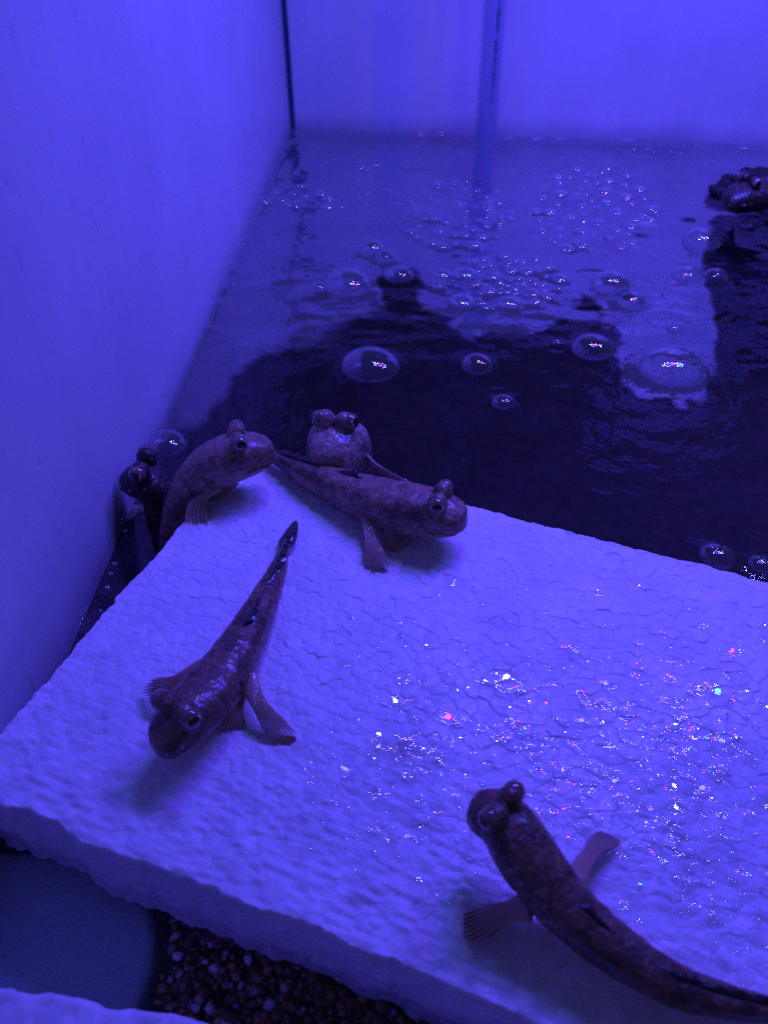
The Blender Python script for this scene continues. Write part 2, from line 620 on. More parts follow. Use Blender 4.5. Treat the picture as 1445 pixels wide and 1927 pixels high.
BIG += [
    (1347, 1052, 34, 'clear bubble pressed against the back edge of the foam at right'),
    (1428, 1066, 24, 'clear bubble against the foam edge at the right frame border'),
]
froth = []


def scatter(n, cx, cy, rx, ry, r0, r1, key, tries=60):
    pts = [p for p in froth if p[3] == key]
    for _ in range(n):
        for _t in range(tries):
            a, q = random.random() * 2 * math.pi, math.sqrt(random.random())
            x, y = cx + rx * q * math.cos(a), cy + ry * q * math.sin(a)
            r = r0 + (r1 - r0) * random.random() ** 2.0
            if all(((x - p[0]) ** 2 + ((y - p[1]) * 1.7) ** 2) ** .5 > .92 * (r + p[2]) for p in froth):
                froth.append((x, y, r, key))
                break


scatter(64, 942, 532, 122, 50, 6, 26, 'raft')
scatter(62, 862, 410, 105, 66, 6, 15, 'tube')
scatter(66, 1120, 398, 118, 82, 7, 19, 'right')
scatter(16, 575, 375, 90, 26, 5, 12, 'left')
scatter(22, 815, 232, 90, 26, 8, 24, 'back')
scatter(12, 1280, 282, 150, 8, 4, 8, 'line')
scatter(14, 735, 350, 120, 40, 5, 11, 'tube')
for q in ((236, 1000, 6), (217, 1062, 6), (209, 1080, 5), (203, 1106, 6), (190, 1150, 5), (178, 1190, 4)):
    froth.append((*q, 'row'))

# ------------------------------------------------------------------ foam geometry (needed for the water's meniscus too)
FOAM_ROT = math.radians(-21.8)
fu = Vector((math.cos(FOAM_ROT), math.sin(FOAM_ROT), 0))
fv = Vector((-math.sin(FOAM_ROT), math.cos(FOAM_ROT), 0))
FOAM_BL = Vector((-0.0640, 0.2895, 0))       # back left corner
FOAM_DEPTH, FOAM_LEN, FOAM_T = 0.182, 0.36, 0.037
FOAM_O = FOAM_BL - fv * FOAM_DEPTH


def foam_local(X, Y):
    dx, dy = X - FOAM_O.x, Y - FOAM_O.y
    return dx * fu.x + dy * fu.y, dx * fv.x + dy * fv.y


# ------------------------------------------------------------------ water surface
SHEEN_LINE = [(q.x, q.y) for q in (U(380, 780, WATER_Z), U(500, 640, WATER_Z), U(620, 590, WATER_Z), U(760, 560, WATER_Z), U(840, 590, WATER_Z),
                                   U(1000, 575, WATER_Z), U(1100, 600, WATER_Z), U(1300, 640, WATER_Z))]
SHEEN_RIGHT = [(q.x, q.y) for q in (U(1330, 790, WATER_Z), U(1350, 690, WATER_Z), U(1343, 560, WATER_Z), U(1325, 500, WATER_Z), U(1335, 440, WATER_Z), U(1350, 405, WATER_Z), U(1800, 395, WATER_Z))]


def water_mesh():
    xs = np.arange(-.20, .56, .0015)
    ys = np.arange(-.08, .92, .0015)
    X, Y = np.meshgrid(xs, ys, indexing='ij')
    tube = U(907, 347, WATER_Z)
    d = np.sqrt((X - tube.x) ** 2 + (Y - tube.y) ** 2)
    calm = 0.16 + 0.84 * np.clip((Y - .30) / .22, 0, 1)
    Z = (0.0012 * vnoise(X, Y, 19, 1) + 0.0007 * vnoise(X, Y * 1.5, 41, 2) + 0.00028 * vnoise(X, Y * 1.6, 95, 5)) * calm
    Z += 0.00045 * np.sin(d * 210) * np.exp(-d / .13) * calm
    # meniscus on the walls, the foam and every bubble
    c, s = math.cos(TANK_ROT), math.sin(TANK_ROT)
    tx = (X - CORNER.x) * c + (Y - CORNER.y) * s
    ty = -(X - CORNER.x) * s + (Y - CORNER.y) * c
    tx2 = tx * math.cos(LEFT_REL) + ty * math.sin(LEFT_REL)
    Z += .0022 * np.exp(-np.abs(tx2) / .0030) + .0016 * np.exp(-np.abs(ty) / .0030) * np.clip(.5 + vnoise(X, Y, 70, 71), 0, 1)
    lu, lv = foam_local(X, Y)
    df = np.maximum(np.maximum(-lu, lu - FOAM_LEN), np.maximum(-lv, lv - FOAM_DEPTH))
    Z += .0018 * np.exp(-np.maximum(df, 0) / .0030)
    for b in BIG + froth:
        p = U(b[0], b[1], WATER_Z)
        r = b[2] * MPP(b[0], b[1], WATER_Z)
        i0, i1 = np.searchsorted(xs, [p.x - r - .02, p.x + r + .02])
        j0, j1 = np.searchsorted(ys, [p.y - r - .02, p.y + r + .02])
        dd = np.sqrt((X[i0:i1, j0:j1] - p.x) ** 2 + (Y[i0:i1, j0:j1] - p.y) ** 2)
        Z[i0:i1, j0:j1] += min(.0014, r * .22) * np.exp(-np.abs(dd - r) / min(.0032, r * .5))
    P = np.stack([X, Y, Z + WATER_Z], -1)
    me = grid_mesh_np('water', P)
    # pale scum with the wall's reflection painted in: everything behind a ragged line, plus a tongue reaching forward at the right
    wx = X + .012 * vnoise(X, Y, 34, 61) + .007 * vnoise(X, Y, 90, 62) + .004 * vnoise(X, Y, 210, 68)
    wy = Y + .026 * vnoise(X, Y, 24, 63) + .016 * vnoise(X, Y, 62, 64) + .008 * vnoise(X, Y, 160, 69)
    line = np.interp(X, [p[0] for p in SHEEN_LINE], [p[1] for p in SHEEN_LINE])
    rb = np.interp(Y, [p[1] for p in SHEEN_RIGHT], [p[0] for p in SHEEN_RIGHT])
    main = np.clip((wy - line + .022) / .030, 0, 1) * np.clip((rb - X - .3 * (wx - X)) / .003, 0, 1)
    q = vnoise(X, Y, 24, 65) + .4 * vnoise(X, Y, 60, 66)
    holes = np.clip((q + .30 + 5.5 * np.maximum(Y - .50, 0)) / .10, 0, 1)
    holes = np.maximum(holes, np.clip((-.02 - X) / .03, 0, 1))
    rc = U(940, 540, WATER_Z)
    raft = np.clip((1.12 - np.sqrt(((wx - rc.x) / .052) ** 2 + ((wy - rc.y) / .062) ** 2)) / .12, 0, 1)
    film_sheen = np.maximum(main * holes, raft)
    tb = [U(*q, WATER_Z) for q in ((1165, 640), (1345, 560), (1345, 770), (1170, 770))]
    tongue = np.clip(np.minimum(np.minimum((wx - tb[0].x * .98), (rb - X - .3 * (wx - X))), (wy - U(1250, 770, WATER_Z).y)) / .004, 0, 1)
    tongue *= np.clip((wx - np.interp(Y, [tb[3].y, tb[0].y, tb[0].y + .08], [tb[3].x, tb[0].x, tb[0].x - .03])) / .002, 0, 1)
    film_sheen = np.maximum(film_sheen, tongue * (Y < .50))
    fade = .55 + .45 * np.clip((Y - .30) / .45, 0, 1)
    a = me.attributes.new('film_sheen', 'FLOAT', 'POINT')
    a.data.foreach_set('value', (film_sheen * fade).reshape(-1).astype(np.float32))
    return me


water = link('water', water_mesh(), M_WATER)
tag(water, 'dark rippled tank water', None, None, 'structure')


def dome_mesh(name, squash=0.78, nu=9, nv=24):
    v = [(0, 0, squash)]
    f = []
    for i in range(1, nu):
        a = i / (nu - 1) * math.pi * .52
        for j in range(nv):
            b = j / nv * 2 * math.pi
            v.append((math.sin(a) * math.cos(b), math.sin(a) * math.sin(b), math.cos(a) * squash))
    for j in range(nv):
        f.append((0, 1 + j, 1 + (j + 1) % nv))
    for i in range(nu - 2):
        for j in range(nv):
            k = (j + 1) % nv
            f.append((1 + i * nv + j, 1 + (i + 1) * nv + j, 1 + (i + 1) * nv + k, 1 + i * nv + k))
    return mesh_py(name, v, f)


ME_BIG = dome_mesh('bubble', .74, 14, 40)
ME_SMALL = dome_mesh('froth_bubble', .55, 8, 18)
ME_BIG.materials.append(M_BUBBLE)
ME_SMALL.materials.append(M_FROTH)
for (px, py, r, lab) in BIG:
    o = link('bubble', ME_BIG, None)
    p = U(px, py, WATER_Z)
    o.location = p + Vector((0, 0, .0003))
    rr = r * MPP(px, py, WATER_Z)
    o.scale = (rr, rr * random.uniform(.92, 1.06), rr * (1.0 if r < 45 else .85))
    o.rotation_euler.z = random.random() * 6
    tag(o, lab, 'bubble', 'bubbles floating on the water')
FLAB = {'raft': ('small bubble in the crowded froth raft in mid water', 'bubbles of the mid water froth raft'),
        'tube': ('small bubble in the froth around the foot of the air tube', 'bubbles of the froth at the air tube'),
        'right': ('small bubble in the froth between air tube and rock', 'bubbles of the froth right of the tube'),
        'left': ('small bubble in the sparse row between left wall and tube', 'sparse bubbles near the left wall'),
        'back': ('small bubble heaped at the back wall left of the tube', 'bubbles heaped at the back wall'),
        'row': ('tiny glinting bubble in the row between left wall and foam edge', 'bubbles along the left foam edge'),
        'line': ('tiny glinting bubble on the back wall waterline right of the tube', 'bubbles on the back waterline')}
for (px, py, r, key) in froth:
    o = link('bubble', ME_SMALL, None)
    o.location = U(px, py, WATER_Z) + Vector((0, 0, .0003))
    rr = r * MPP(px, py, WATER_Z)
    o.scale = (rr, rr * random.uniform(.9, 1.1), rr * random.uniform(.75, 1.1))
    tag(o, FLAB[key][0], 'bubble', FLAB[key][1])


# ------------------------------------------------------------------ foam boards
def bead_relief(X, Y, cell, seed, depth):
    """polystyrene beads: jittered-cell Voronoi relief. returns height, bead tone"""
    r = np.random.default_rng(seed)
    K = 160
    J = r.random((K, K, 2)) * .86 + .07
    Hh = r.normal(0, 1, (K, K))
    T = r.normal(0, 1, (K, K, 2))
    gx_, gy_ = X / cell + .10 * vnoise(X, Y, 520, seed + 5), Y / cell + .10 * vnoise(X, Y, 520, seed + 6)
    ix, iy = np.floor(gx_).astype(int), np.floor(gy_).astype(int)
    F1 = np.full(X.shape, 9.0)
    F2 = np.full(X.shape, 9.0)
    B = np.zeros(X.shape)
    TX = np.zeros(X.shape)
    for a in (-2, -1, 0, 1, 2):
        for b in (-2, -1, 0, 1, 2):
            kx, ky = (ix + a) % K, (iy + b) % K
            cx_, cy_ = ix + a + J[kx, ky, 0], iy + b + J[kx, ky, 1]
            dx, dy = gx_ - cx_, gy_ - cy_
            d = np.sqrt(dx * dx + dy * dy)
            closer = d < F1
            F2 = np.where(closer, F1, np.minimum(F2, d))
            B = np.where(closer, Hh[kx, ky], B)
            TX = np.where(closer, T[kx, ky, 0] * dx + T[kx, ky, 1] * dy, TX)
            F1 = np.where(closer, d, F1)
    e = F2 - F1
    h = -depth * .85 * np.exp(-(e / .062) ** 1.2) + depth * .30 * B + depth * .34 * TX - depth * .95 * F1 ** 2
    return h, np.clip(.5 + .22 * B, 0, 1)


def edge_soft(d, r):
    """height drop of a rounded rim at distance d from the edge"""
    q = np.clip(1 - d / r, 0, 1)
    return -r * (1 - np.sqrt(np.maximum(1 - q * q, 0)))


def foam_top():
    nu, nv = 1080, 546
    u = np.linspace(0, 1, nu)
    v = np.linspace(0, 1, nv)
    Uu, Vv = np.meshgrid(u, v, indexing='ij')
    x = Uu * FOAM_LEN
    # the front edge is cut slightly askew and wavers; the left one too
    front = -0.0015 + .040 * (x * .0) + .0012 * vnoise(x, x * 0, 45, 21) + .0011 * vnoise(x, x * 0, 170, 22) + .0004 * vnoise(x, x * 0, 420, 27) + .028 * x
    back = FOAM_DEPTH + .0006 * vnoise(x, x * 0, 60, 23) + .0008 * vnoise(x, x * 0, 190, 24) + .0003 * vnoise(x, x * 0, 500, 28)
    y = front + (back - front) * Vv
    left = .0008 * vnoise(y * 0, y, 70, 25) + .0009 * vnoise(y * 0, y, 190, 26) + .0004 * vnoise(y * 0, y, 480, 29)
    x = left + x * (FOAM_LEN - left) / FOAM_LEN
    h, bead = bead_relief(x + .3, y + .3, .0050, 31, .00040)
    melt = np.clip(1.25 - y / .075, 0, 1)                  # hot-wire waves towards the front edge
    wav = .00055 * vnoise(x, y, 150, 33) + .0004 * vnoise(x * 1.0, y * 2.2, 260, 34)
    z = h * (1 - .55 * melt) + wav * melt + .00011 * vnoise(x, y, 420, 35) + .0006 * vnoise(x, y, 22, 36)
    dmin = np.minimum(np.minimum(x - left, FOAM_LEN - x), np.minimum(y - front, back - y))
    z += edge_soft(dmin, .0010)
    P = np.stack([x, y, z], -1)
    me = grid_mesh_np('bead_surface', P)
    # water layer: where the board is wet
    wx, wy = FOAM_O.x + x * fu.x + y * fv.x, FOAM_O.y + x * fu.y + y * fv.y
    c0 = U(1100, 1420)
    dd = np.sqrt(((wx - c0.x) / .125) ** 2 + ((wy - c0.y) / .075) ** 2)
    wet = np.clip(1.35 - dd, 0, 1) * np.clip(.55 + 1.2 * vnoise(x, y, 60, 37), 0, 1)
    wet = np.maximum(wet, .35 * np.clip(vnoise(x, y, 110, 38) - .25, 0, 1))
    for nme, arr in (('wet', wet), ('bead', bead)):
        a = me.attributes.new(nme, 'FLOAT', 'POINT')
        a.data.foreach_set('value', arr.reshape(-1).astype(np.float32))
    return me, P


def skirt(P, thick, name, seed):
    """the cut sides of a board hanging from the rim of the top sheet P"""
    rim = np.concatenate([P[:, 0], P[-1, 1:], P[::-1, -1][1:], P[0, ::-1][1:]])
    rim = rim[::2]
    n = len(rim)
    levels = np.linspace(0, 1, 26)
    cen = P.reshape(-1, 3).mean(0)
    R = np.zeros((len(levels), n, 3))
    s = np.arange(n) * .0009
    for i, l in enumerate(levels):
        z = rim[:, 2] - l * thick
        bul = .0009 * vnoise(s, z, 150, seed) + .0006 * vnoise(s, z * 1.5, 420, seed + 1) - .0004
        dirv = np.zeros((n, 2))
        tng = np.roll(rim[:, :2], -1, 0) - np.roll(rim[:, :2], 1, 0)
        dirv = np.stack([tng[:, 1], -tng[:, 0]], -1)
        dirv /= np.maximum(np.linalg.norm(dirv, axis=1, keepdims=True), 1e-9)
        w = min(1, l * 8)
        R[i, :, :2] = rim[:, :2] + dirv * (bul * w)[:, None]
        R[i, :, 2] = z
    return grid_mesh_np(name, R)


board = empty('foam_board', FOAM_O)
board.rotation_euler.z = FOAM_ROT
tag(board, 'large white polystyrene board carrying the fish, wet and sparkling at right', 'foam board')
top_me, top_P = foam_top()
link('bead_surface', top_me, M_FOAM, board)
link('cut_side', skirt(top_P, FOAM_T, 'cut_side', 41), M_FOAM, board)

# the second board at the lower left
B2A, B2B = U(-60, 1846, -.004), U(480, 1929, -.004)
b2u = (B2B - B2A).normalized()
board2 = empty('foam_board', B2A)
board2.rotation_euler.z = math.atan2(b2u.y, b2u.x)
tag(board2, 'second white polystyrene board, only its ragged edge in the lower left corner', 'foam board')


def foam_top2():
    u, v = np.linspace(-.05, .16, 300), np.linspace(-.11, 0, 150)
    x, y = np.meshgrid(u, v, indexing='ij')
    y = y + (.0011 * vnoise(x, x * 0, 90, 51) + .0007 * vnoise(x, x * 0, 300, 52) - .10 * np.clip(x - .06, 0, 1)) * (1 + y / .11)
    h, bead = bead_relief(x + .5, y + .5, .0056, 53, .0004)
    z = h + .0004 * vnoise(x, y, 300, 54)
    z += edge_soft(np.clip((v[None, :] * 0 + (0 - v)[None, :]), 0, 1) + x * 0, .0018)
    P = np.stack([x, y, z], -1)
    me = grid_mesh_np('bead_surface', P)
    for nme, arr in (('wet', x * 0 + .05), ('bead', bead)):
        a = me.attributes.new(nme, 'FLOAT', 'POINT')
        a.data.foreach_set('value', arr.reshape(-1).astype(np.float32))
    return me, P


t2, P2 = foam_top2()
link('bead_surface', t2, M_FOAM, board2)
link('cut_side', skirt(P2, .045, 'cut_side', 61), M_FOAM, board2)


# ------------------------------------------------------------------ gravel, slab, rock, tube
SLAB_X = lambda y: U(292, 1760, -.046).x + .004


def gravel():
    bm0 = bmesh.new()
    bmesh.ops.create_icosphere(bm0, subdivisions=1, radius=1)
    base = np.array([v.co[:] for v in bm0.verts])
    tri = np.array([[v.index for v in f.verts] for f in bm0.faces])
    bm0.free()
    n = 12000
    r = np.random.default_rng(5)
    V, F, C = [], [], []
    palette = np.array([[.40, .19, .08], [.54, .28, .13], [.22, .11, .06], [.88, .84, .80], [.66, .46, .33]])
    cnt = 0
    for i in range(n):
        x, y = r.uniform(-.10, .10), r.uniform(-.02, .12)
        s = r.uniform(.0007, .0020) * np.array([1, r.uniform(.6, 1), r.uniform(.4, .8)])
        if x < SLAB_X(y): continue
        a = r.uniform(0, 6.28)
        Rz = np.array([[math.cos(a), -math.sin(a), 0], [math.sin(a), math.cos(a), 0], [0, 0, 1]])
        b = base * (1 + .22 * r.normal(size=(len(base), 1))) * s
        tilt = np.eye(3) + .35 * np.cross(np.eye(3), r.normal(size=3) * .5)
        b = b @ tilt @ Rz.T
        zc = BED_Z + .032 + r.uniform(-.003, .006)
        V.append(b + [x, y, zc])
        F.append(tri + cnt * len(base))
        cnt += 1
        C.append(np.repeat(palette[r.choice(5, p=[.38, .28, .16, .07, .11])][None] * r.uniform(.7, 1.25), len(base), 0))
    V, F, C = np.concatenate(V), np.concatenate(F), np.concatenate(C)
    me = bpy.data.meshes.new('gravel')
    me.vertices.add(len(V)); me.vertices.foreach_set('co', V.reshape(-1))
    me.loops.add(F.size); me.loops.foreach_set('vertex_index', F.reshape(-1).astype(np.int32))
    me.polygons.add(len(F)); me.polygons.foreach_set('loop_start', np.arange(0, F.size, 3, dtype=np.int32))
    me.polygons.foreach_set('use_smooth', np.ones(len(F), bool))
    me.update(calc_edges=True)
    a = me.color_attributes.new('stone', 'FLOAT_COLOR', 'POINT')
    a.data.foreach_set('color', np.concatenate([C, np.ones((len(C), 1))], 1).reshape(-1))
    m, nt, out = new_mat('gravel')
    p = N(nt, 'ShaderNodeBsdfPrincipled')
    at = N(nt, 'ShaderNodeAttribute', attribute_name='stone')
    nt.links.new(at.outputs['Color'], p.inputs['Base Color'])
    p.inputs['Roughness'].default_value = .35
    nt.links.new(p.outputs[0], out.inputs[0])
    return tag(link('gravel', me, m), 'brown gravel with white stones under the water', 'gravel', None, 'stuff')


gravel()


def slab():
    """smooth rounded slab lying under the water in the front left"""
    zt = -.046
    pts = [U(-220, 1600, zt), U(120, 1600, zt), U(215, 1640, zt), U(262, 1675, zt), U(284, 1715, zt), U(290, 1760, zt), U(284, 1810, zt),
           U(270, 1860, zt), U(250, 1905, zt), U(225, 1960, zt), U(200, 2050, zt), U(-250, 2050, zt)]
    bm = bmesh.new()
    vs = [bm.verts.new(p) for p in pts]
    f = bm.faces.new(vs)
    if f.normal.z < 0: f.normal_flip()
    bm.normal_update()
    if f.normal.z < 0: bmesh.ops.reverse_faces(bm, faces=[f])
    ex = bmesh.ops.extrude_face_region(bm, geom=[f])
    for v in [g for g in ex['geom'] if isinstance(g, bmesh.types.BMVert)]: v.co.z -= .040
    bmesh.ops.recalc_face_normals(bm, faces=bm.faces[:])
    top = [e for e in bm.edges if all(abs(v.co.z - zt) < 1e-5 for v in e.verts)]
    bmesh.ops.bevel(bm, geom=top, offset=.003, segments=4, profile=.5, affect='EDGES')
    me = bpy.data.meshes.new('sunken_slab')
    bm.to_mesh(me); bm.free()
    tag(link('sunken_slab', me, M_SLAB), 'smooth grey blue slab with rounded edge under water beside the gravel', 'slab')


slab()


def rock():
    base = U(1440, 400, WATER_Z)
    bm = bmesh.new()
    bmesh.ops.create_icosphere(bm, subdivisions=6, radius=1)
    for v in bm.verts:
        n = v.co.normalized()
        d = 1 + .20 * noise.noise(n * 2.1 + Vector((3, 1, 7))) + .13 * noise.noise(n * 5.0) + .07 * noise.noise(n * 12) + .04 * noise.noise(n * 30)
        q = Vector((n.x * .085, n.y * .055, max(-.6, min(n.z, .62)) * .050)) * d
        k = max(0, min(1, (q.x - .020) / .030))          # the tall part stands to the right
        if q.z > .005: q.z += k * (.17 * (q.z - .005) / .03)
        v.co = q
    me = bpy.data.meshes.new('rock')
    bm.to_mesh(me); bm.free()
    me.polygons.foreach_set('use_smooth', [True] * len(me.polygons))
    o = link('dark_rock', me, M_ROCK, None, base + Vector((.050, .034, -.018)))
    tag(o, 'black wet rock in the water at the right edge, a brown fish on it', 'rock')


rock()


def tube_mesh(name, r, z0, z1, n=28, seg=2, wob=0.0):
    v = []
    for i in range(seg):
        z = z0 + (z1 - z0) * i / (seg - 1)
        for j in range(n):
            a = j / n * 2 * math.pi
            rr = r * (1 + wob * noise.noise((math.cos(a) * 2, math.sin(a) * 2, z * 120)))
            v.append((rr * math.cos(a), rr * math.sin(a), z))
    return mesh_py(name, v, grid_faces(seg, n, True))


tp = U(907, 347, WATER_Z)
air = empty('air_tube', (tp.x, tp.y, WATER_Z))
tag(air, 'clear blue plastic air tube standing upright in the water', 'air tube')
air.rotation_euler = (math.radians(.5), math.radians(-.6), 0)
link('outer_wall', tube_mesh('outer_wall', .0096, -.09, .42), M_TUBE, air)
link('inner_wall', tube_mesh('inner_wall', .0074, -.09, .42), M_TUBE, air)


def residue():
    v, n, seg = [], 8, 160
    for i in range(seg):
        z = .055 + .32 * i / (seg - 1)
        w = .0022 * max(.05, min(1, .62 + .9 * noise.noise((0, 3, z * 130)) + .3 * noise.noise((2, 0, z * 420)))) * min(1, (z - .05) / .05)
        for j in range(n):
            a = j / n * 2 * math.pi
            v.append((.0024 + w * math.cos(a) + .0006 * noise.noise((5, 1, z * 90)), -.0042 + .4 * w * math.sin(a), z))
    return mesh_py('residue', v, grid_faces(seg, n, True))


link('residue', residue(), M_RESIDUE, air)


# ------------------------------------------------------------------ the mudskippers
PROFILE = np.array([
    # s,   half width, up, down   (in body lengths)
    (0.000, .006, .004, .004),
    (0.004, .030, .018, .024),
    (0.012, .046, .030, .036),
    (0.030, .060, .043, .050),
    (0.060, .071, .054, .060),
    (0.100, .078, .062, .066),
    (0.150, .083, .066, .070),
    (0.220, .087, .068, .073),
    (0.280, .082, .069, .071),
    (0.400, .072, .067, .066),
    (0.550, .059, .058, .055),
    (0.700, .045, .047, .043),
    (0.850, .029, .034, .031),
    (0.950, .018, .026, .024),
    (1.000, .010, .020, .018)])


def catmull(pts, n=140):
    P = [Vector(p) for p in pts]
    P = [P[0] * 2 - P[1]] + P + [P[-1] * 2 - P[-2]]
    out = []
    for i in range(1, len(P) - 2):
        for k in range(24):
            t = k / 24
            a, b, c, d = P[i - 1], P[i], P[i + 1], P[i + 2]
            out.append(.5 * ((2 * b) + (c - a) * t + (2 * a - 5 * b + 4 * c - d) * t * t + (3 * b - a - 3 * c + d) * t ** 3))
    out.append(P[-2])
    A = np.array([o[:] for o in out])
    s = np.concatenate([[0], np.cumsum(np.linalg.norm(np.diff(A, axis=0), axis=1))])
    q = np.linspace(0, s[-1], n)
    return np.stack([np.interp(q, s, A[:, k]) for k in range(3)], -1), s[-1]


class Fish:
    def __init__(self, label, spine, skin, wm=1.0, hm=1.0, roll=0.0, puff=0.0, up=(0, 0, 1), eye=1.0, eye_s=.097, eye_up=1.0, eye_lat=1.12, group='mudskippers around the foam board', size=.112):
        self.C, self.arc = catmull(spine)
        self.L = size
        self.skin, self.wm, self.hm = skin, wm, hm
        n = len(self.C)
        T = np.gradient(self.C, axis=0)
        T /= np.linalg.norm(T, axis=1, keepdims=True)
        up0 = np.array(up, float)
        Up = up0[None] - T * (T @ up0)[:, None]
        # near-vertical stretches fall back on the smoothed neighbour frame
        for i in range(1, n):
            if np.linalg.norm(Up[i]) < .35:
                u = Up[i - 1] - T[i] * (T[i] @ Up[i - 1])
                Up[i] = u
        Up /= np.linalg.norm(Up, axis=1, keepdims=True)
        S = np.cross(T, Up)          # lateral, T points to the tail
        a = math.radians(roll)
        self.T, self.Up, self.S = T, Up * math.cos(a) + S * math.sin(a), S * math.cos(a) - Up * math.sin(a)
        d = np.linspace(0, self.arc, n)
        h = .3 * size
        self.s = np.where(d < h, d / size, .3 + .7 * (d - h) / (self.arc - h))
        self.puff = puff
        i0 = int(.4 * n)
        self.root = empty('mudskipper', self.C[i0])
        self.o = np.array(self.C[i0])
        tag(self.root, label, 'fish', group)
        self.eye_scale, self.eye_s, self.eye_up, self.eye_lat = eye, eye_s, eye_up, eye_lat
        self.build()

    def prof(self, s):
        w, t, b = (np.interp(s, PROFILE[:, 0], PROFILE[:, k]) * self.L for k in (1, 2, 3))
        g = 1 + self.puff * np.exp(-((s - .16) / .11) ** 2)
        return w * self.wm * g, t * self.hm * (1 + (g - 1) * .4), b * self.hm * g

    def frame(self, s):
        f = lambda A: np.array([np.interp(s, self.s, A[:, k]) for k in range(3)])
        return f(self.C), f(self.T), f(self.Up), f(self.S)

    def at(self, s, lat, up):
        c, t, u, l = self.frame(s)
        return c + l * lat + u * up

    def build(self):
        # --- loft
        ss = np.concatenate([np.array([0, .002, .005, .009, .014, .02, .03]), np.linspace(.042, 1, 80)])
        nv = 36
        verts = []
        for s in ss:
            c, t, u, l = self.frame(s)
            w, tp_, b_ = (float(x) for x in self.prof(s))
            for j in range(nv):
                a = j / nv * 2 * math.pi
                ca, sa = math.cos(a), math.sin(a)
                e = .86
                x = w * math.copysign(abs(ca) ** e, ca)
                y = (tp_ if sa > 0 else b_) * math.copysign(abs(sa) ** e, sa)
                verts.append(c + l * x + u * y)
        faces = grid_faces(len(ss), nv, True)
        faces.append(tuple(range(nv - 1, -1, -1)))
        k = (len(ss) - 1) * nv
        faces.append(tuple(range(k, k + nv)))
        # --- eye bulges and shoulder lobes fused in
        er = .036 * self.L * self.eye_scale
        self.er = er
        self.eyes = []
        c, t, u, l = self.frame(self.eye_s)
        w, tp_, b_ = (float(x) for x in self.prof(self.eye_s))
        for sg in (-1, 1):
            ep = c + l * sg * er * self.eye_lat + u * (tp_ + er * .12 * self.eye_up)
            self.eyes.append((ep, l * sg, u, -t))
        blobs = [(e[0] - e[1] * er * .22 + e[2] * er * .06, er * .94) for e in self.eyes]
        blobs += [(e[0] - e[2] * er * .75 - e[1] * er * .20, er * 1.0) for e in self.eyes]
        base = np.array(verts)
        allv, allf = [base], list(faces)
        off = len(base)
        bm = bmesh.new()
        bmesh.ops.create_icosphere(bm, subdivisions=3, radius=1)
        sv = np.array([v.co[:] for v in bm.verts])
        sf = [[v.index for v in f.verts] for f in bm.faces]
        bm.free()
        for p, r in blobs:
            allv.append(sv * r + p)
            allf += [tuple(i + off for i in f) for f in sf]
            off += len(sv)
        V = np.concatenate(allv) - self.o
        me = mesh_py('body', V, allf)
        tmp = bpy.data.objects.new('tmp', me)
        COL.objects.link(tmp)
        md = tmp.modifiers.new('r', 'REMESH')
        md.mode = 'VOXEL'
        md.voxel_size = .00042
        md.use_smooth_shade = True
        sm = tmp.modifiers.new('s', 'SMOOTH')
        sm.factor = .5
        sm.iterations = 5
        dg = bpy.context.evaluated_depsgraph_get()
        me2 = bpy.data.meshes.new_from_object(tmp.evaluated_get(dg))
        bpy.data.objects.remove(tmp)
        bpy.data.meshes.remove(me)
        me2.name = 'body'
        # --- per-vertex body coordinates
        n = len(me2.vertices)
        co = np.empty(n * 3, np.float32)
        me2.vertices.foreach_get('co', co)
        co = co.reshape(-1, 3).astype(float) + self.o
        nr = np.empty(n * 3, np.float32)
        me2.vertices.foreach_get('normal', nr)
        nr = nr.reshape(-1, 3)
        d2 = ((co[:, None, :] - self.C[None, ::2]) ** 2).sum(-1)
        ii = d2.argmin(1) * 2
        s = self.s[ii]
        rel = co - self.C[ii]
        lat = (rel * self.S[ii]).sum(1)
        upc = (rel * self.Up[ii]).sum(1)
        L = self.L
        w, tp_, b_ = self.prof(s)
        # mouth crease round the snout, and the gill slit
        y0 = -.018 * L + .10 * np.maximum(s - .02, 0) * L * -.5
        ms = np.clip((.125 - s) / .02, 0, 1)
        mouth = np.exp(-((upc - y0) / (.0058 * L)) ** 2) * ms
        lip = np.exp(-((upc - y0 - .016 * L) / (.008 * L)) ** 2) * ms
        gill = np.exp(-((s - .265 - .03 * (upc / (.07 * L))) / .007) ** 2) * np.clip((.6 * tp_ - upc) / (.3 * tp_), 0, 1)
        brow = 0
        disp = -.013 * L * mouth + .005 * L * lip - .009 * L * gill
        w1 = np.array([noise.noise(Vector(p) * 260) for p in co])
        w2 = np.array([noise.noise(Vector(p) * 620) for p in co])
        disp += (.0024 * w1 + .0020 * w2) * L * .9
        # nostril bumps, cheek fold
        co2 = co + nr * disp[:, None]
        me2.vertices.foreach_set('co', (co2 - self.o).astype(np.float32).reshape(-1))
        back = np.clip(.5 + .5 * upc / np.maximum(np.where(upc > 0, tp_, b_), 1e-5), 0, 1)
        headn = np.clip((.62 - s) / .25, .12, 1) * np.clip((1.02 - back) / .35, .25, 1)
        for nme, arr in (('back', back), ('headness', headn)):
            a = me2.attributes.new(nme, 'FLOAT', 'POINT')
            a.data.foreach_set('value', arr.astype(np.float32))
        me2.update()
        link('body', me2, self.skin, self.root)
        # --- eyes
        for ep, out, u, fw in self.eyes:
            self.eye(ep, out, u, fw)

